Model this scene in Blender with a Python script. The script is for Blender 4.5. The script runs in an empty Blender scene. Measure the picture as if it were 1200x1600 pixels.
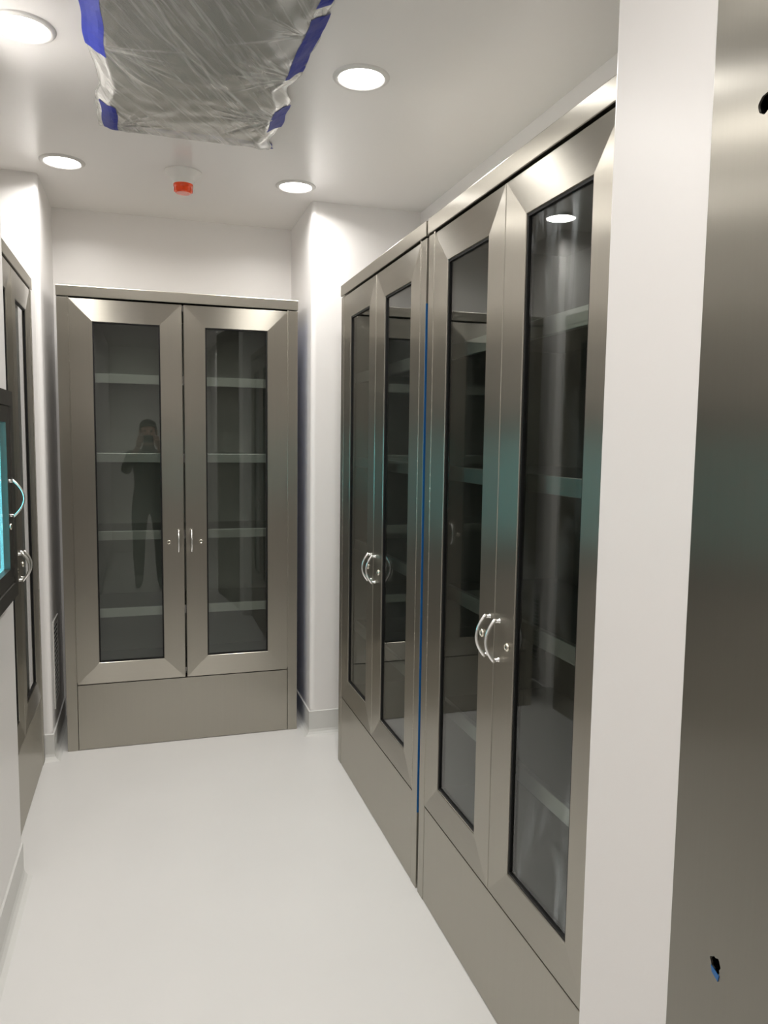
import bpy, bmesh, math, random
from mathutils import Vector, Matrix, noise
random.seed(7)
PI = math.pi
scn = bpy.context.scene
COL = scn.collection
R = math.radians

# ------------------------------------------------------------------ materials
def new_mat(name):
    m = bpy.data.materials.new(name); m.use_nodes = True
    nt = m.node_tree
    for n in list(nt.nodes): nt.nodes.remove(n)
    out = nt.nodes.new('ShaderNodeOutputMaterial')
    return m, nt, out

def N(nt, t, **kw):
    n = nt.nodes.new(t)
    for k, v in kw.items(): setattr(n, k, v)
    return n

def paint(name, col, rough=0.4, spec=0.5, metal=0.0, bump=0.0, bscale=60.0, var=0.0, vscale=3.0, coat=0.0):
    m, nt, out = new_mat(name)
    p = N(nt, 'ShaderNodeBsdfPrincipled')
    p.inputs['Base Color'].default_value = (*col, 1)
    p.inputs['Roughness'].default_value = rough
    p.inputs['Specular IOR Level'].default_value = spec
    p.inputs['Metallic'].default_value = metal
    p.inputs['Coat Weight'].default_value = coat
    tc = N(nt, 'ShaderNodeTexCoord')
    if var:
        nz = N(nt, 'ShaderNodeTexNoise'); nz.inputs['Scale'].default_value = vscale; nz.inputs['Detail'].default_value = 3
        nt.links.new(tc.outputs['Object'], nz.inputs['Vector'])
        mx = N(nt, 'ShaderNodeMix', data_type='RGBA')
        mx.inputs[6].default_value = (*[c*(1-var) for c in col], 1)
        mx.inputs[7].default_value = (*[min(1, c*(1+var)) for c in col], 1)
        nt.links.new(nz.outputs['Fac'], mx.inputs[0]); nt.links.new(mx.outputs[2], p.inputs['Base Color'])
    if bump:
        nz2 = N(nt, 'ShaderNodeTexNoise'); nz2.inputs['Scale'].default_value = bscale; nz2.inputs['Detail'].default_value = 2
        nt.links.new(tc.outputs['Object'], nz2.inputs['Vector'])
        bp = N(nt, 'ShaderNodeBump'); bp.inputs['Strength'].default_value = bump; bp.inputs['Distance'].default_value = 0.002
        nt.links.new(nz2.outputs['Fac'], bp.inputs['Height']); nt.links.new(bp.outputs['Normal'], p.inputs['Normal'])
    nt.links.new(p.outputs[0], out.inputs[0])
    return m

def steel(name, col, rough, aniso, spread_vertical, var=0.025):
    """brushed stainless steel; spread_vertical: grain runs horizontally, so highlights smear up and down"""
    m, nt, out = new_mat(name)
    p = N(nt, 'ShaderNodeBsdfPrincipled')
    p.inputs['Metallic'].default_value = 1.0
    p.inputs['Roughness'].default_value = rough
    p.inputs['Anisotropic'].default_value = aniso
    p.inputs['Anisotropic Rotation'].default_value = 0.0 if spread_vertical else 0.25
    v = N(nt, 'ShaderNodeCombineXYZ')
    v.inputs[0].default_value, v.inputs[1].default_value, v.inputs[2].default_value = 0.011, 0.017, 1.0
    nt.links.new(v.outputs[0], p.inputs['Tangent'])
    tc = N(nt, 'ShaderNodeTexCoord'); mp = N(nt, 'ShaderNodeMapping')
    mp.inputs['Scale'].default_value = (2, 2, 260) if spread_vertical else (260, 260, 2)
    nz = N(nt, 'ShaderNodeTexNoise'); nz.inputs['Scale'].default_value = 1.0; nz.inputs['Detail'].default_value = 2
    nt.links.new(tc.outputs['Object'], mp.inputs[0]); nt.links.new(mp.outputs[0], nz.inputs['Vector'])
    mx = N(nt, 'ShaderNodeMix', data_type='RGBA')
    mx.inputs[6].default_value = (*[c*(1-var) for c in col], 1); mx.inputs[7].default_value = (*[c*(1+var) for c in col], 1)
    nt.links.new(nz.outputs['Fac'], mx.inputs[0]); nt.links.new(mx.outputs[2], p.inputs['Base Color'])
    nt.links.new(p.outputs[0], out.inputs[0])
    return m

def glass(name, tint, smudge=0.0, refl=1.0):
    """thin pane: tinted see-through with a Schlick mirror reflection"""
    m, nt, out = new_mat(name)
    tr = N(nt, 'ShaderNodeBsdfTransparent'); tr.inputs[0].default_value = (*tint, 1)
    gl = N(nt, 'ShaderNodeBsdfGlossy'); gl.inputs['Roughness'].default_value = 0.0
    gl.inputs[0].default_value = (refl, refl, refl, 1)
    lw = N(nt, 'ShaderNodeLayerWeight'); lw.inputs[0].default_value = 0.5
    pw = N(nt, 'ShaderNodeMath', operation='POWER'); pw.inputs[1].default_value = 5
    ma = N(nt, 'ShaderNodeMath', operation='MULTIPLY_ADD'); ma.inputs[1].default_value = 0.955; ma.inputs[2].default_value = 0.045
    nt.links.new(lw.outputs['Facing'], pw.inputs[0]); nt.links.new(pw.outputs[0], ma.inputs[0])
    mx = N(nt, 'ShaderNodeMixShader')
    nt.links.new(ma.outputs[0], mx.inputs[0]); nt.links.new(tr.outputs[0], mx.inputs[1]); nt.links.new(gl.outputs[0], mx.inputs[2])
    last = mx
    if smudge:
        tc = N(nt, 'ShaderNodeTexCoord'); mp = N(nt, 'ShaderNodeMapping'); mp.inputs['Scale'].default_value = (5, 5, 1.2)
        nz = N(nt, 'ShaderNodeTexNoise'); nz.inputs['Scale'].default_value = 2.2; nz.inputs['Detail'].default_value = 6; nz.inputs['Distortion'].default_value = 1.6
        cr = N(nt, 'ShaderNodeMapRange'); cr.inputs[1].default_value = 0.52; cr.inputs[2].default_value = 0.8; cr.inputs[3].default_value = 0.0; cr.inputs[4].default_value = smudge
        g2 = N(nt, 'ShaderNodeBsdfGlossy'); g2.inputs['Roughness'].default_value = 0.24; g2.inputs[0].default_value = (0.8, 0.85, 0.9, 1)
        m2 = N(nt, 'ShaderNodeMixShader')
        nt.links.new(tc.outputs['Object'], mp.inputs[0]); nt.links.new(mp.outputs[0], nz.inputs['Vector']); nt.links.new(nz.outputs['Fac'], cr.inputs[0])
        nt.links.new(cr.outputs[0], m2.inputs[0]); nt.links.new(mx.outputs[0], m2.inputs[1]); nt.links.new(g2.outputs[0], m2.inputs[2])
        last = m2
    nt.links.new(last.outputs[0], out.inputs[0])
    return m

def emit(name, col, strength):
    m, nt, out = new_mat(name)
    e = N(nt, 'ShaderNodeEmission'); e.inputs[0].default_value = (*col, 1); e.inputs[1].default_value = strength
    nt.links.new(e.outputs[0], out.inputs[0])
    return m

LAMP = 14.0
BEAM = 6.6
LAMP_COL = (1.0, 0.965, 0.92)
STEEL = (0.42, 0.40, 0.35)
M = {}
M['wall'] = paint('wall_paint', (0.84, 0.825, 0.815), 0.34, 0.45, bump=0.12, bscale=45)
M['ceil'] = paint('ceiling_paint', (0.83, 0.815, 0.80), 0.22, 0.5, bump=0.05, bscale=25)
M['cove'] = paint('cove_epoxy', (0.66, 0.66, 0.64), 0.4, 0.5)
M['sv'] = steel('steel_upright_grain', STEEL, 0.30, 0.95, False)
M['sh'] = steel('steel_level_grain', STEEL, 0.32, 0.93, True)
M['sin'] = steel('steel_inner', (0.50, 0.49, 0.47), 0.42, 0.3, False)
M['lip'] = steel('steel_shelf', (0.90, 0.89, 0.86), 0.36, 0.7, False)
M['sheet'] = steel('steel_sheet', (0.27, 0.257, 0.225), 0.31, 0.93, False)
M['chrome'] = paint('chrome', (0.90, 0.90, 0.89), 0.20, 0.5, metal=1.0)
M['brass'] = paint('lock_metal', (0.80, 0.76, 0.66), 0.15, 0.5, metal=1.0)
M['black'] = paint('black_rubber', (0.008, 0.008, 0.008), 0.5, 0.3)
M['void'] = paint('dark_hollow', (0.003, 0.003, 0.003), 0.9, 0.0)  # near-black colour stands in for the shade inside holes and vent gaps
M['glass'] = glass('tinted_glass', (0.70, 0.73, 0.71))
M['glass_s'] = glass('smudged_glass', (0.70, 0.73, 0.71), smudge=0.22)
M['glass_c'] = glass('clear_glass', (0.93, 0.96, 0.96))
M['darkst'] = steel('dark_steel', (0.17, 0.165, 0.155), 0.36, 0.6, False)
M['film'] = paint('blue_protective_film', (0.010, 0.055, 0.22), 0.5, 0.4, var=0.25, vscale=9)
M['bluestrip'] = paint('blue_film_edge', (0.01, 0.12, 0.36), 0.45, 0.4)
M['tape'] = paint('painters_tape', (0.018, 0.032, 0.30), 0.55, 0.35, var=0.25, vscale=30, bump=0.3, bscale=90)
M['white'] = paint('white_plastic', (0.80, 0.79, 0.76), 0.35, 0.5)
M['ring'] = paint('lamp_ring_white', (0.72, 0.71, 0.69), 0.35, 0.5)
M['lamp'] = emit('lamp_lens', LAMP_COL, LAMP)
M['led'] = emit('cyan_panel', (0.14, 0.72, 0.80), 6.5)
M['led2'] = emit('cyan_strip', (0.22, 0.80, 0.92), 2.6)
M['diff'] = paint('grey_diffuser', (0.34, 0.34, 0.33), 0.45, 0.4)
M['ventm'] = paint('vent_enamel', (0.62, 0.61, 0.58), 0.4, 0.5)
# red lens
m, nt, out = new_mat('red_lens')
p = N(nt, 'ShaderNodeBsdfPrincipled'); p.inputs['Base Color'].default_value = (0.95, 0.085, 0.012, 1); p.inputs['Roughness'].default_value = 0.12
p.inputs['Subsurface Weight'].default_value = 0.2; p.inputs['Subsurface Radius'].default_value = (0.02, 0.004, 0.002); p.inputs['Coat Weight'].default_value = 0.6
nt.links.new(p.outputs[0], out.inputs[0]); M['red'] = m
# floor: white poured epoxy with fine grey flecks
m, nt, out = new_mat('white_epoxy_floor')
p = N(nt, 'ShaderNodeBsdfPrincipled'); p.inputs['Roughness'].default_value = 0.33; p.inputs['Specular IOR Level'].default_value = 0.45
tc = N(nt, 'ShaderNodeTexCoord')
vz = N(nt, 'ShaderNodeTexVoronoi'); vz.inputs['Scale'].default_value = 34; vz.inputs['Randomness'].default_value = 1
nt.links.new(tc.outputs['Object'], vz.inputs['Vector'])
cr = N(nt, 'ShaderNodeMapRange'); cr.inputs[1].default_value = 0.035; cr.inputs[2].default_value = 0.06; cr.inputs[3].default_value = 1; cr.inputs[4].default_value = 0
nt.links.new(vz.outputs['Distance'], cr.inputs[0])
nz = N(nt, 'ShaderNodeTexNoise'); nz.inputs['Scale'].default_value = 2.5; nz.inputs['Detail'].default_value = 5
nt.links.new(tc.outputs['Object'], nz.inputs['Vector'])
c1 = N(nt, 'ShaderNodeMix', data_type='RGBA'); c1.inputs[6].default_value = (0.66, 0.655, 0.645, 1); c1.inputs[7].default_value = (0.71, 0.705, 0.695, 1)
nt.links.new(nz.outputs['Fac'], c1.inputs[0])
n3 = N(nt, 'ShaderNodeTexNoise'); n3.inputs['Scale'].default_value = 6; nt.links.new(tc.outputs['Object'], n3.inputs['Vector'])
c3 = N(nt, 'ShaderNodeMapRange'); c3.inputs[1].default_value = 0.5; c3.inputs[2].default_value = 0.7; c3.inputs[3].default_value = 0; c3.inputs[4].default_value = 0.45
nt.links.new(n3.outputs['Fac'], c3.inputs[0])
mu = N(nt, 'ShaderNodeMath', operation='MULTIPLY'); nt.links.new(cr.outputs[0], mu.inputs[0]); nt.links.new(c3.outputs[0], mu.inputs[1])
c2 = N(nt, 'ShaderNodeMix', data_type='RGBA'); c2.inputs[7].default_value = (0.45, 0.45, 0.43, 1)
nt.links.new(mu.outputs[0], c2.inputs[0]); nt.links.new(c1.outputs[2], c2.inputs[6]); nt.links.new(c2.outputs[2], p.inputs['Base Color'])
nt.links.new(p.outputs[0], out.inputs[0]); M['floor'] = m
# plastic film
m, nt, out = new_mat('plastic_film')
tr = N(nt, 'ShaderNodeBsdfTransparent'); tr.inputs[0].default_value = (0.94, 0.94, 0.93, 1)
di = N(nt, 'ShaderNodeBsdfDiffuse'); di.inputs[0].default_value = (0.78, 0.78, 0.76, 1)
tl = N(nt, 'ShaderNodeBsdfTranslucent'); tl.inputs[0].default_value = (0.8, 0.8, 0.78, 1)
gl = N(nt, 'ShaderNodeBsdfGlossy'); gl.inputs['Roughness'].default_value = 0.22; gl.inputs[0].default_value = (0.95, 0.95, 0.93, 1)
a = N(nt, 'ShaderNodeMixShader'); a.inputs[0].default_value = 0.4; nt.links.new(di.outputs[0], a.inputs[1]); nt.links.new(tl.outputs[0], a.inputs[2])
b = N(nt, 'ShaderNodeMixShader'); at = N(nt, 'ShaderNodeAttribute'); at.attribute_name = 'crease'; mr = N(nt, 'ShaderNodeMapRange'); mr.inputs[3].default_value = 0.30; mr.inputs[4].default_value = 0.92; 
tc = N(nt, 'ShaderNodeTexCoord'); mp = N(nt, 'ShaderNodeMapping'); mp.inputs['Rotation'].default_value = (0, 0, R(-59)); mp2 = N(nt, 'ShaderNodeMapping'); mp2.inputs['Scale'].default_value = (2.6, 42, 1)
nz = N(nt, 'ShaderNodeTexNoise'); nz.inputs['Scale'].default_value = 1.0; nz.inputs['Detail'].default_value = 5; nz.inputs['Roughness'].default_value = 0.62; nz.inputs['Distortion'].default_value = 0.5
nt.links.new(tc.outputs['Object'], mp.inputs[0]); nt.links.new(mp.outputs[0], mp2.inputs[0]); nt.links.new(mp2.outputs[0], nz.inputs['Vector'])
mn = N(nt, 'ShaderNodeMapRange'); mn.inputs[1].default_value = 0.50; mn.inputs[2].default_value = 0.78; mn.inputs[3].default_value = 0.0; mn.inputs[4].default_value = 0.75; nt.links.new(nz.outputs['Fac'], mn.inputs[0])
ad = N(nt, 'ShaderNodeMath', operation='ADD'); nt.links.new(at.outputs['Fac'], ad.inputs[0]); nt.links.new(mn.outputs[0], ad.inputs[1]); nt.links.new(ad.outputs[0], mr.inputs[0]); nt.links.new(mr.outputs[0], b.inputs[0]); nt.links.new(tr.outputs[0], b.inputs[1]); nt.links.new(a.outputs[0], b.inputs[2])
lw = N(nt, 'ShaderNodeLayerWeight'); lw.inputs[0].default_value = 0.5
pw = N(nt, 'ShaderNodeMath', operation='POWER'); pw.inputs[1].default_value = 3.0
ma = N(nt, 'ShaderNodeMath', operation='MULTIPLY_ADD'); ma.inputs[1].default_value = 0.6; ma.inputs[2].default_value = 0.10
nt.links.new(lw.outputs['Facing'], pw.inputs[0]); nt.links.new(pw.outputs[0], ma.inputs[0])
c = N(nt, 'ShaderNodeMixShader'); nt.links.new(ma.outputs[0], c.inputs[0]); nt.links.new(b.outputs[0], c.inputs[1]); nt.links.new(gl.outputs[0], c.inputs[2])
nt.links.new(c.outputs[0], out.inputs[0]); M['plastic'] = m

# ------------------------------------------------------------------ mesh helpers
def link(name, bm, mats, parent=None, smooth=False, loc=None, rotz=0.0):
    me = bpy.data.meshes.new(name)
    bmesh.ops.recalc_face_normals(bm, faces=bm.faces)
    bm.to_mesh(me); bm.free()
    for mt in (mats if isinstance(mats, (list, tuple)) else [mats]): me.materials.append(mt)
    if smooth:
        for q in me.polygons: q.use_smooth = True
    o = bpy.data.objects.new(name, me); COL.objects.link(o)
    if parent: o.parent = parent
    if loc: o.location = loc
    if rotz: o.rotation_euler = (0, 0, rotz)
    return o

def box(bm, x0, x1, y0, y1, z0, z1, bev=0.0, seg=2, mi=0, only=None):
    vs = [bm.verts.new((x, y, z)) for x in (x0, x1) for y in (y0, y1) for z in (z0, z1)]
    idx = [(0,1,3,2),(4,6,7,5),(0,4,5,1),(2,3,7,6),(0,2,6,4),(1,5,7,3)]
    fs = [bm.faces.new([vs[i] for i in f]) for f in idx]
    for f in fs: f.material_index = mi
    if bev:
        es = {e for f in fs for e in f.edges}
        if only: es = {e for e in es if only(e)}
        bmesh.ops.bevel(bm, geom=list(es), offset=bev, segments=seg, profile=0.5, affect='EDGES')

def boxes(name, lst, mats, parent=None, bev=0.0, seg=2, **kw):
    bm = bmesh.new()
    for b in lst:
        box(bm, *b[:6], bev=bev, seg=seg, mi=b[6] if len(b) > 6 else 0)
    return link(name, bm, mats, parent, **kw)

def lathe(bm, prof, segs=32, mat=None, mi=0, cap=True):
    """prof: list of (radius, height) turned about Z"""
    rings = []
    for r, h in prof:
        if r < 1e-6:
            rings.append([bm.verts.new((0, 0, h))])
        else:
            rings.append([bm.verts.new((r*math.cos(2*PI*k/segs), r*math.sin(2*PI*k/segs), h)) for k in range(segs)])
    new = []
    for A, B in zip(rings, rings[1:]):
        for k in range(segs):
            if len(A) == 1 and len(B) == 1: continue
            if len(A) == 1: f = (A[0], B[k], B[(k+1) % segs])
            elif len(B) == 1: f = (A[k], B[0], A[(k+1) % segs])
            else: f = (A[k], B[k], B[(k+1) % segs], A[(k+1) % segs])
            ff = bm.faces.new(f); ff.material_index = mi; new.append(ff)
    if cap:
        for ring in (rings[0], rings[-1]):
            if len(ring) > 1:
                ff = bm.faces.new(ring); ff.material_index = mi
    if mat is not None:
        bmesh.ops.transform(bm, matrix=mat, verts=[v for r_ in rings for v in r_])

def tube(bm, pts, rads, segs=10):
    pts = [Vector(q) for q in pts]
    rings = []
    ref = Vector((1, 0, 0))
    for i, q in enumerate(pts):
        t = (pts[min(i+1, len(pts)-1)] - pts[max(i-1, 0)]).normalized()
        u = ref - t*ref.dot(t)
        if u.length < 1e-4: u = Vector((0, 1, 0)) - t*t.y
        u.normalize(); w = t.cross(u)
        r = rads[i] if isinstance(rads, (list, tuple)) else rads
        rings.append([bm.verts.new(q + u*math.cos(2*PI*k/segs)*r + w*math.sin(2*PI*k/segs)*r) for k in range(segs)])
    for A, B in zip(rings, rings[1:]):
        for k in range(segs): bm.faces.new((A[k], A[(k+1) % segs], B[(k+1) % segs], B[k]))
    bm.faces.new(rings[0]); bm.faces.new(rings[-1])

def tag(o, label, cat, group=None):
    o['label'] = label; o['category'] = cat
    if group: o['group'] = group
    return o

def thing(name, label, cat, loc=(0, 0, 0), rotz=0.0, group=None):
    o = bpy.data.objects.new(name, None); COL.objects.link(o)
    o.location = loc; o.rotation_euler = (0, 0, rotz); o.empty_display_size = 0.1
    return tag(o, label, cat, group)

def struct(o):
    o['kind'] = 'structure'; return o

# ------------------------------------------------------------------ measurements (metres; floor z = 0, viewpoint over the origin)
H = 2.579
YB, YP, YW = 3.715, 3.645, 4.157           # back cabinet front, pillar fronts, back wall
XR, XRW = 0.8275, 1.305                    # right cabinet fronts, wall behind them
XL = -0.456                                # left cabinet front
XN, NE = -0.414, 2.665                     # near left wall face and its far end
XF, FE, FP = 0.76, 1.163, 0.921            # near right wall face, its far end, where the steel panel starts
PXL, PXR = -0.42, 0.764                    # pillar side faces
HC = 2.134
Y0 = -2.7

# ------------------------------------------------------------------ room
struct(boxes('floor', [(-2.0, 2.0, Y0-.1, 4.3, -0.1, 0.0)], M['floor']))
struct(boxes('ceiling', [(-2.0, 2.0, Y0-.1, 4.3, H, H+0.1)], M['ceil']))
struct(boxes('wall_back', [(-1.2, 1.5, YW, YW+0.1, 0, H)], M['wall']))
def vert_edge_at(x, y):
    return lambda e: all(abs(v.co.x-x) < 1e-4 and abs(v.co.y-y) < 1e-4 for v in e.verts)
bm = bmesh.new(); box(bm, -1.2, PXL, YP, YW, 0, H, bev=0.022, seg=5, only=vert_edge_at(PXL, YP))
struct(link('wall_back_left', bm, M['wall']))
bm = bmesh.new(); box(bm, PXR, XRW, YP-.02, YW, 0, H, bev=0.022, seg=5, only=vert_edge_at(PXR, YP-.02))
struct(link('wall_back_right', bm, M['wall']))
struct(boxes('wall_right', [(XRW, 1.42, FE, YW, 0, H)], M['wall']))
bm = bmesh.new()
box(bm, XF, 1.42, FP, FE, 0, H, bev=0.006, seg=3, only=vert_edge_at(XF, FE))
box(bm, XF+0.055, 1.42, Y0, FP, 0, H)
struct(link('wall_right_front', bm, M['wall']))
# near left wall with the opening for the lit cabinet
OY0, OY1, OZ0, OZ1 = 1.97, 2.515, 1.015, 1.565
bm = bmesh.new()
XB = -1.05; NI = 2.58
box(bm, XB, XN, Y0, NI, 0, OZ0); box(bm, XB, XN, Y0, NI, OZ1, H)
box(bm, XB, XN, Y0, OY0, OZ0, OZ1); box(bm, XB, XN, OY1, NI, OZ0, OZ1)
box(bm, XN-0.022, XN, NI, NE, 0, H)
box(bm, XB, XB+0.1, OY0, OY1, OZ0, OZ1)
struct(link('wall_left_front', bm, M['wall']))
struct(boxes('wall_left', [(XB-0.1, XB, NI, YW, 0, H)], M['wall']))
struct(boxes('wall_front', [(-2.0, 2.0, Y0-.1, Y0, 0, H)], M['wall']))

# coved skirting: thin flat band running into a small cove at the floor
def skirting(name, path, h=0.122, t=0.006):
    """path: list of (x, y) along the wall face; the band stands on the left of the direction of travel"""
    bm = bmesh.new()
    prof = [(0, h), (t, h-0.003), (t, 0.028), (t+0.004, 0.016), (t+0.012, 0.006), (t+0.026, 0.0), (0, 0)]
    n = len(path); rows = []
    for i, q in enumerate(path):
        q = Vector(q)
        d0 = (Vector(path[i]) - Vector(path[i-1])).normalized() if i > 0 else None
        d1 = (Vector(path[i+1]) - Vector(path[i])).normalized() if i < n-1 else None
        n0 = Vector((-d0.y, d0.x)) if d0 else None; n1 = Vector((-d1.y, d1.x)) if d1 else None
        if n0 and n1:
            nn = (n0+n1).normalized(); nn = nn / max(0.2, nn.dot(n0))
        else: nn = n0 or n1
        rows.append([bm.verts.new((q.x+nn.x*a_, q.y+nn.y*a_, z_)) for a_, z_ in prof])
    for A, B in zip(rows, rows[1:]):
        for k in range(len(prof)):
            k2 = (k+1) % len(prof)
            bm.faces.new((A[k], B[k], B[k2], A[k2]))
    bm.faces.new(rows[0]); bm.faces.new(rows[-1])
    return struct(link(name, bm, M['cove']))
skirting('baseboard_left', [(XN, NE), (XN, Y0)])
skirting('baseboard_back_left', [(PXL, YW), (PXL, YP), (XL+0.002, YP)])
skirting('baseboard_back_right', [(XRW, YP-.02), (PXR, YP-.02), (PXR, YW)])

# ------------------------------------------------------------------ storage cabinets
SHELF_Z = (1.757, 1.392, 1.025, 0.657)
def door_mesh(w, z0, z1, fw=0.098, slope=0.003, th=0.022):
    """mitred door frame, x 0..w, front outer edge at y=0"""
    bm = bmesh.new()
    def loop(i, y):
        return [bm.verts.new(q) for q in ((i, y, z0+i), (w-i, y, z0+i), (w-i, y, z1-i), (i, y, z1-i))]
    A = loop(0.0, 0.0015); A2 = loop(0.0015, 0.0); B = loop(fw-0.0015, slope); B2 = loop(fw, slope+0.0015)
    C_ = loop(fw, th); D = loop(0.0, th)
    for P_, Q_ in ((A, A2), (A2, B), (B, B2), (B2, C_), (C_, D), (D, A)):
        for k in range(4):
            f = bm.faces.new((P_[k], P_[(k+1) % 4], Q_[(k+1) % 4], Q_[k]))
            f.material_index = 1 if k in (0, 2) else 0
    return bm

def gasket_mesh(w, z0, z1, fw=0.098, t=0.006, y0=0.0065, y1=0.019):
    bm = bmesh.new()
    a_ = fw-0.0005; b_ = fw+t
    def loop(i, y):
        return [bm.verts.new(q) for q in ((i, y, z0+i), (w-i, y, z0+i), (w-i, y, z1-i), (i, y, z1-i))]
    L = [loop(a_, y0), loop(b_, y0), loop(b_, y1), loop(a_, y1)]
    for i in range(4):
        P_, Q_ = L[i], L[(i+1) % 4]
        for k in range(4): bm.faces.new((P_[k], P_[(k+1) % 4], Q_[(k+1) % 4], Q_[k]))
    return bm

def handle_mesh(x, zc, L=0.106, bow=0.025):
    """arched pull: flattened bow standing off two short feet"""
    bm = bmesh.new()
    pts, rads = [], []
    n = 18
    for i in range(n+1):
        s = -1+2*i/n
        pts.append((x, -0.011-bow*(1-s*s), zc+s*L/2))
        rads.append(0.0042+0.0012*abs(s)**2)
    tube(bm, pts, rads, 10)
    for s in (-1, 1):
        zz = zc+s*(L/2-0.004)
        lathe(bm, [(0.0062, 0), (0.0062, 0.002), (0.0042, 0.004), (0.0042, 0.013)], 14, Matrix.Translation((x, 0.0012, zz)) @ Matrix.Rotation(PI/2, 4, 'X'))
    return bm

def lock_mesh(x, z):
    bm = bmesh.new()
    mt = Matrix.Translation((x, 0.0012, z)) @ Matrix.Rotation(PI/2, 4, 'X')
    lathe(bm, [(0.0105, 0), (0.0105, 0.003), (0.0085, 0.0055), (0.0066, 0.0062), (0.0066, 0.0045), (0, 0.0045)], 20, mt, cap=False)
    return bm

def cabinet(name, label, W, depth, loc, rotz, gap=0.003, smudge=False, near_film=None, side_film=False):
    t = thing(name, label, 'cabinet', loc, rotz, 'steel glass-door storage cabinets')
    st = 0.047; zt, zb = 2.084, 0.316
    # carcass: sides, back, top, deck, face stiles
    boxes('carcass', [
        (0, st, 0.0, 0.03, 0, zt-.001), (W-st, W, 0.0, 0.03, 0, zt-.001),
        (0, 0.02, 0.03, depth, 0, zt-.001), (W-0.02, W, 0.03, depth, 0, zt-.001),
    ], M['sv'], t, bev=0.0015)
    boxes('inner_lining', [
        (0.02, W-0.02, depth-0.012, depth, 0, zt-.001), (0.02, 0.026, 0.03, depth-0.012, zb+.04, zt-.004), (W-0.026, W-0.02, 0.03, depth-0.012, zb+.04, zt-.004),
        (0.026, W-0.026, 0.03, depth-0.012, zt-0.03, zt-0.004), (0.02, W-0.02, 0.026, depth-0.012, zb+0.02, zb+0.04)], M['sin'], t)
    boxes('header', [(-0.001, W+0.001, -0.004, depth, zt+0.003, HC)], M['sv'], t, bev=0.002)
    boxes('lower_panel', [(st+0.002, W-st-0.002, 0.001, 0.026, 0.002, zb-0.004)], M['sv'], t, bev=0.0015)
    bm = bmesh.new(); box(bm, st, W-st, 0.024, 0.0255, zb-0.01, zb+0.012); link('seal', bm, M['black'], t)
    for z in SHELF_Z:
        s = boxes('shelf', [(0.027, W-0.027, 0.075, depth-0.014, z-0.004, z)], M['sin'], t)
        boxes('lip', [(0.027, W-0.027, 0.06, 0.075, z-0.042, z+0.0005)], M['lip'], s, bev=0.0015)
    dw = (W-2*st-gap-0.004)/2
    for side in (0, 1):
        x0 = st+0.002 if side == 0 else W-st-0.002-dw
        d = link('door', door_mesh(dw, zb, zt-0.004), [M['sv'], M['sh']], t, loc=(x0, 0, 0))
        boxes('glass_pane', [(0.097, dw-0.097, 0.011, 0.016, zb+0.097, zt-0.101)], M['glass_s'] if smudge and side else M['glass'], d)
        link('gasket', gasket_mesh(dw, zb, zt-0.004), M['black'], d)
        hx = dw-0.026 if side == 0 else 0.026
        lx = dw-0.070 if side == 0 else 0.070
        link('handle', handle_mesh(hx, 0.98), M['chrome'], d, smooth=True)
        lk = link('lock', lock_mesh(lx, 0.9745), M['brass'], d, smooth=True)
        boxes('keyhole', [(lx-0.001, lx+0.001, -0.0036, -0.0032, 0.9710, 0.9780)], M['void'], d)
        # piano hinge: a run of knuckles down the outer edge
        bm = bmesh.new()
        hxx = -0.001 if side == 0 else dw+0.001
        prof = []
        z = zb+0.01; k = 0
        while z < zt-0.016:
            r = 0.0030 if k % 2 else 0.0023
            prof += [(r, z), (r, z+0.019)]
            z += 0.020; k += 1
        lathe(bm, prof, 8, Matrix.Translation((hxx, 0.0008, 0)))
        link('piano_hinge', bm, M['sv'], d)
    if side_film:
        o = boxes('protective_film', [(W+0.0004, W+0.0012, 0.006, depth-0.01, 0.02, 2.05)], M['film'], t); o['label'] = 'blue protective film left on the side'
    if near_film:
        o = boxes('protective_film', [(W+0.0004, W+0.0014, 0.0005, depth-0.02, near_film[0], near_film[1])], M['bluestrip'], t); o['label'] = 'strip of blue protective film in the joint'
    return t

cabinet('storage_cabinet', 'steel double-door glass cabinet standing alone in the alcove between two white pillars', 1.081, 0.43, (-0.366, YB, 0), 0.0, gap=0.008, side_film=True)
cabinet('storage_cabinet', 'farther of the two tall steel glass-door cabinets along the right wall, beside the white pillar', 1.056, 0.465, (XR, 3.297, 0), -PI/2, near_film=(0.26, 1.888))
cabinet('storage_cabinet', 'nearer of two tall steel glass-door cabinets along right wall, ceiling lamp mirrored in it', 1.036, 0.465, (XR, 2.2205, 0), -PI/2, smudge=True)
cabinet('storage_cabinet', 'tall steel glass-door cabinet on the left, mostly hidden behind the near white wall', 1.04, 0.45, (XL, NI+0.012, 0), PI/2)

# ------------------------------------------------------------------ cyan-lit wall cabinet let into the near left wall
t = thing('wall_cabinet', 'dark-framed small cabinet let into the left wall, its glass door glowing cyan', 'cabinet', (XN, 0, 0))
y0, y1, z0, z1 = 1.93, 2.555, 0.975, 1.605
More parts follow.
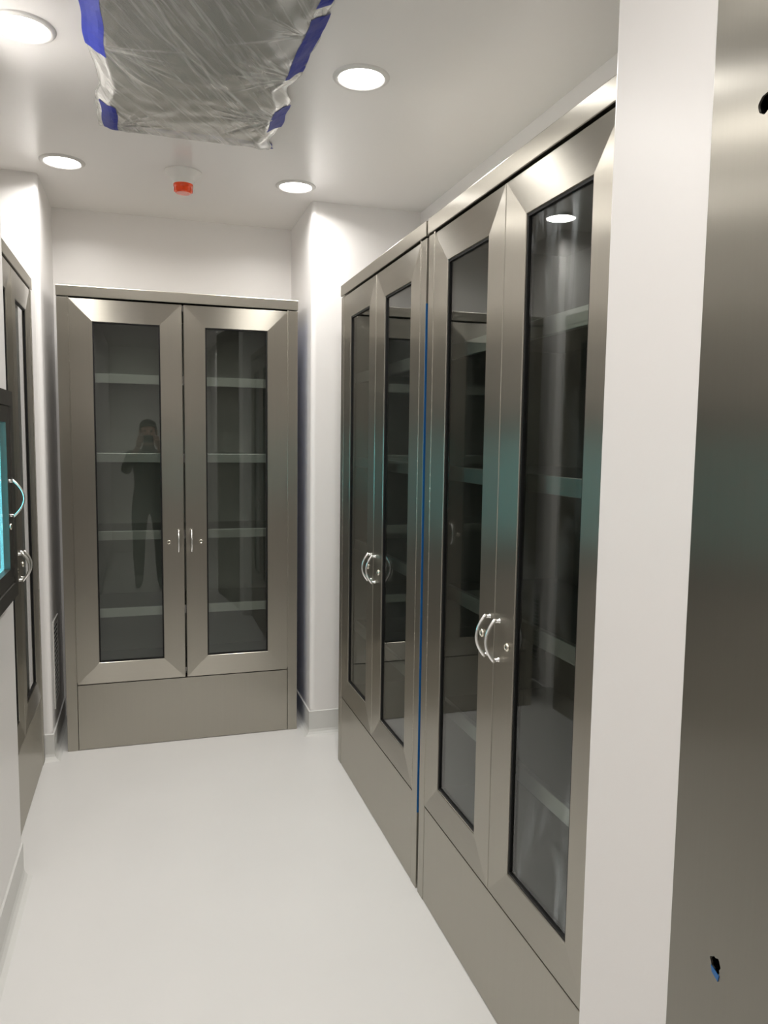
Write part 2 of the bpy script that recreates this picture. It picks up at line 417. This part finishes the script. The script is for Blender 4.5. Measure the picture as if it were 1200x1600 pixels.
# frame proud of the wall by 3 cm, with a sloped outer lip
bm = bmesh.new()
def rloop(i, x):
    return [bm.verts.new(q) for q in ((x, y0+i, z0+i), (x, y1-i, z0+i), (x, y1-i, z1-i), (x, y0+i, z1-i))]
L = [rloop(-0.004, 0.001), rloop(0.006, 0.034), rloop(0.05, 0.034), rloop(0.05, 0.001)]
for P_, Q_ in zip(L, L[1:]+L[:1]):
    for k in range(4): bm.faces.new((P_[k], P_[(k+1) % 4], Q_[(k+1) % 4], Q_[k]))
link('frame', bm, M['darkst'], t)
a0, a1, b0, b1 = y0+0.052, y1-0.052, z0+0.052, z1-0.052
bm = bmesh.new()
def rl2(i, x):
    return [bm.verts.new(q) for q in ((x, a0+i, b0+i), (x, a1-i, b0+i), (x, a1-i, b1-i), (x, a0+i, b1-i))]
L = [rl2(0, 0.006), rl2(0, 0.030), rl2(0.046, 0.028), rl2(0.046, 0.006)]
for P_, Q_ in zip(L, L[1:]+L[:1]):
    for k in range(4): bm.faces.new((P_[k], P_[(k+1) % 4], Q_[(k+1) % 4], Q_[k]))
door = link('door', bm, M['darkst'], t)
boxes('glass_pane', [(0.014, 0.020, a0+0.045, a1-0.045, b0+0.045, b1-0.045)], M['glass_c'], door)
bm = bmesh.new()
pts, rads = [], []
for i in range(19):
    s = -1+2*i/18
    pts.append((0.036+0.032*(1-s*s), a1-0.026, 1.283+s*0.055)); rads.append(0.0034+0.0012*s*s)
tube(bm, pts, rads, 10)
for s in (-1, 1):
    lathe(bm, [(0.006, 0), (0.0045, 0.003), (0.0045, 0.010)], 12, Matrix.Translation((0.028, a1-0.026, 1.283+s*0.051)) @ Matrix.Rotation(PI/2, 4, 'Y'))
link('handle', bm, M['chrome'], door, smooth=True)
bm = bmesh.new()
lathe(bm, [(0.0105, 0), (0.0105, 0.003), (0.0085, 0.0055), (0, 0.0055)], 18, Matrix.Translation((0.029, a1-0.035, 1.20)) @ Matrix.Rotation(PI/2, 4, 'Y'))
link('lock', bm, M['brass'], door, smooth=True)
e = 0.004
boxes('liner', [(-0.30, -0.296, OY0+e, OY1-e, OZ0+e, OZ1-e), (-0.296, 0.0, OY0+e, OY0+2*e, OZ0+e, OZ1-e), (-0.296, 0.0, OY1-2*e, OY1-e, OZ0+e, OZ1-e),
               (-0.296, 0.0, OY0+2*e, OY1-2*e, OZ0+e, OZ0+2*e), (-0.296, 0.0, OY0+2*e, OY1-2*e, OZ1-2*e, OZ1-e)], M['white'], t)
for zz in (1.19, 1.37):
    boxes('shelf', [(-0.29, -0.06, OY0+2*e+.001, OY1-2*e-.001, zz, zz+0.006)], M['glass_c'], t)
o = boxes('light_panel', [(-0.292, -0.284, OY0+0.03, 2.29, OZ0+0.05, OZ1-0.05)], M['led'], t); o['label'] = 'glowing cyan light panel'
o = boxes('led_strip', [(0.004, 0.011, a1-0.054, a1-0.0465, b0+0.048, b1-0.048), (0.004, 0.011, a0+0.048, a1-0.054, b0+0.0465, b0+0.053)], M['led2'], t); o['label'] = 'bright cyan strip along the glass edge'

# ------------------------------------------------------------------ steel panel at the right edge
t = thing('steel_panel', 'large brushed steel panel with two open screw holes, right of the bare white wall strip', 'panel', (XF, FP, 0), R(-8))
def ring_hole(bm, cy, cz, r, x, x_in, n=28, jag=0.0, mi=0):
    pts = []
    for k in range(n):
        a_ = 2*PI*k/n
        rr = r*(1+jag*math.sin(3*a_+1)+jag*0.7*math.sin(7*a_))
        pts.append((cy+rr*math.cos(a_), cz+rr*math.sin(a_)))
    return pts
HOLES = ((-0.116, 1.892, 0.0122, 0.05), (-0.1165, 0.753, 0.0112, 0.13))
cut = bmesh.new()
for cy, cz, r, jg in HOLES:
    pp = ring_hole(cut, cy, cz, r, 0, 0, jag=jg)
    A = [cut.verts.new((-0.01, y_, z_)) for y_, z_ in pp]; B = [cut.verts.new((0.030, y_, z_)) for y_, z_ in pp]
    for k in range(len(pp)): cut.faces.new((A[k], A[(k+1) % len(pp)], B[(k+1) % len(pp)], B[k]))
    cut.faces.new(A); cut.faces.new(B)
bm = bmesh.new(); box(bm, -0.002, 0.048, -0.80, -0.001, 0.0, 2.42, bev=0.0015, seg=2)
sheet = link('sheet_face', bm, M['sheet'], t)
cutter = link('cutter', cut, M['sv'], t)
md = sheet.modifiers.new('b', 'BOOLEAN'); md.operation = 'DIFFERENCE'; md.object = cutter; md.solver = 'EXACT'
bpy.context.view_layer.update()
dg = bpy.context.evaluated_depsgraph_get()
nm = bpy.data.meshes.new_from_object(sheet.evaluated_get(dg))
sheet.modifiers.clear(); sheet.data = nm
bpy.data.objects.remove(cutter)
for i, (cy, cz, r, jg) in enumerate(HOLES):
    bm = bmesh.new()
    pp = ring_hole(bm, cy, cz, r*0.985, 0, 0, jag=jg)
    A = [bm.verts.new((0.001, y_, z_)) for y_, z_ in pp]; B = [bm.verts.new((0.029, y_, z_)) for y_, z_ in pp]
    for k in range(len(pp)): bm.faces.new((A[k], A[(k+1) % len(pp)], B[(k+1) % len(pp)], B[k]))
    bm.faces.new(B)
    o = link('screw_hole', bm, M['void'], t)
    if i == 1:
        bm = bmesh.new()
        vs = [(cy+0.009, cz-0.006), (cy-0.010, cz-0.010), (cy-0.008, cz-0.019), (cy-0.001, cz-0.0165), (cy+0.006, cz-0.014)]
        F = [bm.verts.new((-0.0032, a_, b_)) for a_, b_ in vs]; G = [bm.verts.new((-0.0022, a_, b_)) for a_, b_ in vs]
        bm.faces.new(F); bm.faces.new(G)
        for k in range(5): bm.faces.new((F[k], F[(k+1) % 5], G[(k+1) % 5], G[k]))
        q = link('film_scrap', bm, M['bluestrip'], t); q['label'] = 'scrap of blue film under the lower hole'

# ------------------------------------------------------------------ ceiling lamps
def downlight(x, y, label):
    t = thing('downlight', label, 'ceiling light', (x, y, H), 0, 'round recessed downlights')
    bm = bmesh.new()
    lathe(bm, [(0.0685, -0.0005), (0.0685, -0.003), (0.073, -0.0075), (0.080, -0.0075), (0.0865, -0.003), (0.088, -0.0003)], 56, cap=False)
    link('trim_ring', bm, M['ring'], t, smooth=True)
    bm = bmesh.new()
    lathe(bm, [(0, -0.0036), (0.060, -0.0032), (0.0682, -0.002), (0.0682, -0.0003), (0, -0.0003)], 56, cap=False)
    link('lens', bm, M['lamp'], t, smooth=True)
LXL, LXR = -0.304, 0.652
for x, y, lb in ((LXL, 2.395, 'lit round downlight left of the taped plastic sheet'),
                 (LXR, 2.373, 'lit round downlight right of the taped plastic sheet'),
                 (LXL, 3.463, 'lit round downlight left of the red-lensed alarm'),
                 (LXR, 3.445, 'lit round downlight right of the red-lensed alarm, by the right white pillar')):
    downlight(x, y, lb)
def lamp(x, y, k=1.0):
    l = bpy.data.lights.new('ceiling_lamp', 'AREA'); l.shape = 'DISK'; l.size = 0.132
    l.color = LAMP_COL; l.spread = R(158)
    l.energy = BEAM*k
    o = bpy.data.objects.new('ceiling_lamp', l); COL.objects.link(o); o.location = (x, y, H-0.006)
for x, y, k in ((LXL, 2.395, 1.12), (LXR, 2.373, 1.12), (LXL, 3.463, 0.82), (LXR, 3.445, 0.82)): lamp(x, y, k)
# unseen lamps added off the rows, over and behind the viewpoint, for more light
lamp(LXL+0.12, 1.31, 0.6); lamp(0.30, 0.245, 1.4); lamp(0.55, -1.6, 1.3)

# ------------------------------------------------------------------ strobe alarm on the ceiling
t = thing('fire_alarm', 'white ceiling fire alarm with a red strobe lens', 'fire alarm', (0.170, 3.425, H))
bm = bmesh.new(); lathe(bm, [(0.076, -0.0003), (0.076, -0.005), (0.072, -0.008), (0.050, -0.030), (0.045, -0.036), (0.043, -0.050), (0.039, -0.053), (0, -0.053)], 48, cap=False)
link('base', bm, M['white'], t, smooth=False)
bm = bmesh.new(); lathe(bm, [(0.0405, -0.0515), (0.0405, -0.060), (0.037, -0.066), (0.036, -0.083), (0.030, -0.087), (0, -0.087)], 40, cap=False)
ln = link('strobe_lens', bm, M['red'], t, smooth=False); ln['label'] = 'red strobe lens'
bm = bmesh.new()
for k in range(14):
    a_ = 2*PI*k/14
    box(bm, -0.0012, 0.0012, 0.0362, 0.0385, -0.082, -0.067)
    bmesh.ops.rotate(bm, verts=bm.verts[-8:], cent=(0, 0, 0), matrix=Matrix.Rotation(a_, 3, 'Z'))
link('rib', bm, M['red'], ln)

# ------------------------------------------------------------------ taped plastic over the ceiling diffuser
SX0, SX1, SY0, SY1 = -0.128, 0.470, 1.80, 3.015
d = boxes('air_diffuser', [(SX0+0.03, SX1-0.03, SY0+0.03, SY1-0.03, H-0.001, H-0.0002)], M['diff'])
tag(d, 'grey ceiling air diffuser behind the taped plastic sheet', 'air diffuser')
t = thing('plastic_sheet', 'wrinkled clear plastic sheet taped over the ceiling diffuser with blue tape', 'plastic sheet', (0, 0, H))
rs = random.Random(3)
ridges = []
for k in range(20):
    ang = R(rs.gauss(58, 4))
    cx_, cy_ = rs.uniform(SX0, SX1), rs.uniform(SY0, SY1)
    ridges.append((math.cos(ang), math.sin(ang), cx_, cy_, rs.uniform(0.2, 0.7), rs.uniform(0.0022, 0.0055), rs.uniform(0.0006, 0.003)*rs.choice((1, 1, -0.7))))
# fans of short pleats pulled out of each tape
for (ax, ay, n, lo, hi, ln_) in ((-0.10, 2.36, 14, -20, 62, 0.22), (-0.09, 2.93, 10, -70, 35, 0.18), (0.44, 2.72, 16, 120, 250, 0.20), (0.44, 2.40, 14, 130, 235, 0.16), (0.44, 2.15, 10, 150, 250, 0.16)):
    for k in range(n):
        ang = R(rs.uniform(lo, hi)); l_ = ln_*rs.uniform(0.25, 0.75)
        ridges.append((math.cos(ang), math.sin(ang), ax+math.cos(ang)*l_*0.8, ay+math.sin(ang)*l_*0.8, l_, rs.uniform(0.002, 0.005), rs.uniform(0.001, 0.004)*rs.choice((1, -1))))
NU, NV = 190, 340
bm = bmesh.new(); grid = []; LAY = bm.verts.layers.float.new('crease')
TAPES_L = ((2.20, 2.42), (2.77, 3.015)); TAPES_R = ((2.09, 2.375), (2.645, 2.84))
def near_tape(y, tp):
    return min(0 if a_ <= y <= b_ else min(abs(y-a_), abs(y-b_)) for a_, b_ in tp)
for j in range(NV+1):
    row = []
    v = j/NV; y = SY0+(SY1-SY0)*v
    gl_ = min(1, near_tape(y, TAPES_L)/0.10); gr_ = min(1, near_tape(y, TAPES_R)/0.10)
    for i in range(NU+1):
        u = i/NU
        xl = SX0 - 0.012*(1-gl_) + 0.012*noise.noise((y*9, 1.3, 0))*gl_
        xr = SX1 + 0.004 - 0.030*gr_*(0.6+0.4*math.sin(y*31)) + 0.010*noise.noise((y*14, 7.7, 0))
        x = xl+(xr-xl)*u
        edge = min(1, min(u, 1-u)/0.09, min(v, 1-v)/0.035)
        eh = edge*edge*(3-2*edge)
        z = -0.004 - 0.024*eh - 0.020*math.sin(PI*u)*math.sin(PI*v)
        z -= 0.004*gl_*max(0, 1-u/0.12) + 0.012*gr_*max(0, 1-(1-u)/0.12)
        cre = 0.0
        for (dx, dy, cx_, cy_, l_, wd, am) in ridges:
            px, py = x-cx_, y-cy_
            s = px*dx+py*dy
            if abs(s) > 1.6*l_: continue
            q = (-px*dy+py*dx)
            q += 0.014*math.sin(s*5+cx_*30)+0.004*math.sin(s*23+cy_*40)
            if abs(q) > 5*wd: continue
            cre += min(1.0, abs(am)/0.0022)*0.36*math.exp(-(q/wd)**2*0.8)*math.exp(-(s/l_)**2*1.6)
            z -= am*math.exp(-abs(q)/wd)*math.exp(-(s/l_)**2*1.6)*(0.35+0.65*eh)
        cre += 0.28*gl_*max(0, 1-u/0.10)+0.5*gr_*max(0, 1-(1-u)/0.12)+0.22*max(0, 1-(1-v)/0.10)
        z += 0.0025*noise.noise((x*22, y*16, 0.4))*eh
        v_ = bm.verts.new((x, y, min(z, -0.0025))); v_[LAY] = min(1.0, cre); row.append(v_)
    grid.append(row)
for j in range(NV):
    for i in range(NU):
        bm.faces.new((grid[j][i], grid[j][i+1], grid[j+1][i+1], grid[j+1][i]))
from mathutils.bvhtree import BVHTree
film_tree = BVHTree.FromBMesh(bm)
o = link('film', bm, M['plastic'], t, smooth=True)
md = o.modifiers.new('thickness', 'SOLIDIFY'); md.thickness = 0.0003
def tape(pts, w, zz, nseg=14, seed=0, label=None, under=False):
    """a strip of tape along a polyline on the ceiling, slightly crumpled, torn at its ends"""
    rr = random.Random(seed); bm = bmesh.new(); rows = []
    P0, P1 = Vector(pts[0]), Vector(pts[1]); dd = (P1-P0); n_ = Vector((-dd.y, dd.x)).normalized()
    for i in range(nseg+1):
        f = i/nseg
        row = []
        for k in range(5):
            s = (k/4-0.5)*w
            jag = rr.uniform(-0.006, 0.006) if i in (0, nseg) else 0
            q = P0+dd*f+n_*(s+0.0025*math.sin(f*9+seed))+dd.normalized()*jag
            
            hit = film_tree.ray_cast(Vector((q.x, q.y, -1.0)), Vector((0, 0, 1)))[0]
            z = (hit.z if hit is not None and not under else -0.0010)-0.0014-0.0012*rr.random()
            row.append(bm.verts.new((q.x, q.y, z)))
        rows.append(row)
    for A, B in zip(rows, rows[1:]):
        for k in range(4): bm.faces.new((A[k], A[k+1], B[k+1], B[k]))
    o = link('tape_strip', bm, M['tape'], t, smooth=False)
    md = o.modifiers.new('thickness', 'SOLIDIFY'); md.thickness = 0.0004
    o['label'] = label or 'blue painter\'s tape'
    return o
# z order: first value on the left of the strip's direction, second on its right
tape((( -0.118, 2.13), (-0.118, 2.425)), 0.055, (-0.030, -0.004), seed=1)
tape(((-0.100, 2.775), (-0.098, 3.02)), 0.052, (-0.030, -0.004), seed=2)
tape(((0.455, 2.055), (0.445, 2.385)), 0.052, (-0.004, -0.032), seed=3)
tape(((0.453, 2.635), (0.456, 2.815)), 0.052, (-0.004, -0.032), seed=4)
tape(((0.455, 1.85), (0.455, 1.985)), 0.05, (-0.004, -0.030), seed=5)
tape(((-0.118, 1.82), (-0.118, 2.02)), 0.05, (-0.030, -0.004), seed=6)
tape(((-0.08, 3.004), (0.46, 3.006)), 0.046, (-0.004, -0.006), nseg=30, seed=7, under=True)
tape(((0.462, 2.985), (0.474, 3.035)), 0.02, (0, 0), nseg=4, seed=8, under=True)

# ------------------------------------------------------------------ vent grille on the left pillar's side
t = thing('vent_grille', 'narrow louvred vent low on the left white pillar beside the back cabinet', 'vent', (PXL, 3.83, 0))
v0, v1, w0, w1 = -0.098, 0.098, 0.205, 0.615
boxes('frame', [(0.0005, 0.0055, v0, v0+0.022, w0, w1), (0.0005, 0.0055, v1-0.022, v1, w0, w1), (0.0005, 0.0055, v0+0.022, v1-0.022, w0, w0+0.022), (0.0005, 0.0055, v0+0.022, v1-0.022, w1-0.022, w1)], M['ventm'], t, bev=0.001)
boxes('backing', [(0.0004, 0.0012, v0+0.022, v1-0.022, w0+0.022, w1-0.022)], M['void'], t)
nsl = 17
for k in range(nsl):
    z = w0+0.030+(w1-w0-0.058)*k/(nsl-1)
    bm = bmesh.new(); box(bm, -0.0025, 0.0025, v0+0.022, v1-0.022, -0.0008, 0.0008)
    bmesh.ops.rotate(bm, verts=bm.verts, cent=(0, 0, 0), matrix=Matrix.Rotation(R(40), 3, 'Y'))
    bmesh.ops.translate(bm, verts=bm.verts, vec=(0.0036, 0, z))
    link('slat', bm, M['ventm'], t)

# ------------------------------------------------------------------ the photographer, seen only as a reflection
M['skin'] = paint('skin', (0.50, 0.30, 0.22), 0.45, 0.4)
M['cloth'] = paint('dark_cloth', (0.018, 0.019, 0.022), 0.8, 0.3)
M['jeans'] = paint('dark_trousers', (0.020, 0.024, 0.032), 0.85, 0.3)
M['shoe'] = paint('grey_shoe', (0.10, 0.11, 0.11), 0.6, 0.4)
M['hair'] = paint('dark_hair', (0.012, 0.009, 0.007), 0.6, 0.3)
def skin_mesh(verts, edges, root, levels=2):
    """grow a continuous surface round a skeleton: verts (x, y, z, rx, ry)"""
    me = bpy.data.meshes.new('skeleton'); me.from_pydata([v[:3] for v in verts], edges, [])
    o = bpy.data.objects.new('skeleton', me); COL.objects.link(o)
    md = o.modifiers.new('skin', 'SKIN')
    for i, v in enumerate(verts):
        sv = me.skin_vertices[0].data[i]; sv.radius = (v[3], v[4] if len(v) > 4 else v[3]); sv.use_root = (i == root)
    md.use_smooth_shade = True
    sb = o.modifiers.new('sub', 'SUBSURF'); sb.levels = levels; sb.render_levels = levels
    bpy.context.view_layer.update()
    r = bpy.data.meshes.new_from_object(o.evaluated_get(bpy.context.evaluated_depsgraph_get()))
    bpy.data.objects.remove(o)
    return r
PXO, PYO = 0.03, -0.33
V = []; E = []
def chain(pts, start=None):
    prev = start
    for q in pts:
        V.append(q); i = len(V)-1
        if prev is not None: E.append((prev, i))
        prev = i
    return prev
pel = chain([(0, 0, 0.86, 0.150, 0.115)])
wst = chain([(0, 0.00, 1.00, 0.140, 0.105), (0, 0.01, 1.14, 0.155, 0.112), (0, 0.0, 1.26, 0.150, 0.105)], pel)
nck = chain([(0, 0.0, 1.345, 0.060, 0.060), (0, 0.02, 1.415, 0.056, 0.058), (0, 0.045, 1.475, 0.070, 0.082), (0, 0.040, 1.545, 0.076, 0.094), (0, 0.035, 1.605, 0.060, 0.072)], wst)
chain([(0.0, 0.150, 1.505, 0.012, 0.012)], nck-2)                       # nose
for sx in (-1, 1):
    chain([(sx*0.165, -0.01, 1.285, 0.062, 0.062), (sx*0.215, 0.075, 1.13, 0.050, 0.050), (sx*0.150, 0.190, 1.27, 0.036, 0.036), (sx*0.092, 0.270, 1.375, 0.027, 0.024)], wst)
    fy = 0.05 if sx > 0 else -0.06
    chain([(sx*0.090, 0.01, 0.78, 0.092, 0.092), (sx*0.100, 0.03+fy*0.4, 0.46, 0.062, 0.064), (sx*0.105, fy*0.9, 0.26, 0.058, 0.060), (sx*0.105, fy, 0.085, 0.040, 0.044), (sx*0.110, fy+0.09, 0.046, 0.042, 0.036), (sx*0.115, fy+0.165, 0.036, 0.036, 0.028)], pel)
parts_ = [skin_mesh(V, E, pel)]
# hands: palm, four bent fingers round the back of the phone, thumb in front of it
for sx in (-1, 1):
    V = []; E = []
    w_ = chain([(sx*0.092, 0.262, 1.368, 0.024, 0.020)])
    pm = chain([(sx*0.086, 0.285, 1.405, 0.028, 0.016), (sx*0.083, 0.298, 1.430, 0.030, 0.014)], w_)
    for k in range(4):
        z = 1.418+0.018*k; l_ = (0.9, 1.0, 1.05, 0.85)[k]
        chain([(sx*0.086, 0.308, z, 0.0085), (sx*(0.086-0.008*l_), 0.326, z+0.004, 0.0082), (sx*(0.086-0.026*l_), 0.331, z+0.006, 0.0072), (sx*(0.086-0.044*l_), 0.328, z+0.006, 0.0062)], pm)
    chain([(sx*0.078, 0.292, 1.415, 0.011), (sx*0.062, 0.296, 1.435, 0.0095), (sx*0.048, 0.302, 1.452, 0.0078)], w_+1)
    parts_.append(skin_mesh(V, E, 0))
bm = bmesh.new()
for me in parts_: bm.from_mesh(me)
zmin = min(v.co.z for v in bm.verts)
for v in bm.verts:
    v.co.z -= zmin*max(0, 1-v.co.z/0.3)                                   # soles flat on the floor
    v.co.z = max(v.co.z, 0.0)
for f in bm.faces:
    c_ = f.calc_center_median()
    hand = c_.y > 0.245
    f.material_index = 1 if hand or c_.z > 1.385 else (0 if c_.z > 0.86 else (2 if c_.z > 0.10 else 3))
person = link('person', bm, [M['cloth'], M['skin'], M['jeans'], M['shoe']], smooth=True, loc=(PXO, PYO, 0))
tag(person, 'person in dark clothes holding up a phone, mirrored in the back cabinet glass', 'person')
bm = bmesh.new(); bmesh.ops.create_uvsphere(bm, u_segments=28, v_segments=18, radius=1)
for v in bm.verts:
    x, y, z = v.co
    cut_ = -0.05 if y > 0.15 else -0.55
    z2 = max(z, cut_+0.30*max(0, y))
    v.co = (x*0.083, 0.028+y*0.102, 1.555+z2*0.088)
link('hair', bm, M['hair'], person, smooth=True)
for sx in (-1, 1):
    bm = bmesh.new(); bmesh.ops.create_uvsphere(bm, u_segments=14, v_segments=10, radius=0.011)
    bmesh.ops.translate(bm, verts=bm.verts, vec=(sx*0.030, 0.128, 1.530)); link('eye', bm, M['black'], person, smooth=True)
    bm = bmesh.new(); bmesh.ops.create_uvsphere(bm, u_segments=12, v_segments=10, radius=1)
    for v in bm.verts: v.co = (sx*0.079+v.co.x*0.010, 0.035+v.co.y*0.018, 1.515+v.co.z*0.030)
    link('ear', bm, M['skin'], person, smooth=True)
bm = bmesh.new(); box(bm, -0.018, 0.018, 0.128, 0.136, 1.472, 1.477, bev=0.002); link('mouth', bm, M['skin'], person)
bm = bmesh.new(); box(bm, -0.075, 0.045, 0.0, 0.008, -0.035, 0.035, bev=0.003)
ph = link('phone', bm, M['black'], loc=(0.03, -0.022, 1.452))
tag(ph, 'dark phone held up by the person mirrored in the cabinet glass', 'phone')

# ------------------------------------------------------------------ camera
f_px = 1190.66
cam = bpy.data.cameras.new('camera'); cam.sensor_fit = 'HORIZONTAL'; cam.sensor_width = 36.0
cam.lens = f_px/1200*36.0; cam.clip_start = 0.02
co = bpy.data.objects.new('camera', cam); COL.objects.link(co)
pitch, yaw, roll = R(-5.3865), R(17.4107), R(0.7637)
fw = Vector((math.sin(yaw)*math.cos(pitch), math.cos(yaw)*math.cos(pitch), math.sin(pitch)))
rt = Vector((math.cos(yaw), -math.sin(yaw), 0)); up = rt.cross(fw)
rt2 = rt*math.cos(roll)+up*math.sin(roll); up2 = -rt*math.sin(roll)+up*math.cos(roll)
mw = Matrix((rt2, up2, -fw)).transposed().to_4x4(); mw.translation = (0, 0, 1.4691)
co.matrix_world = mw
scn.camera = co

w = bpy.data.worlds.new('world'); scn.world = w; w.use_nodes = True
w.node_tree.nodes['Background'].inputs[0].default_value = (0.02, 0.02, 0.02, 1)
scn.view_settings.view_transform = 'Standard'; scn.view_settings.look = 'None'
scn.view_settings.exposure = 0.18; scn.view_settings.gamma = 1.0; scn.view_settings.use_curve_mapping = False
scn.cycles.max_bounces = 14; scn.cycles.diffuse_bounces = 9; scn.cycles.glossy_bounces = 6; scn.cycles.transparent_max_bounces = 16
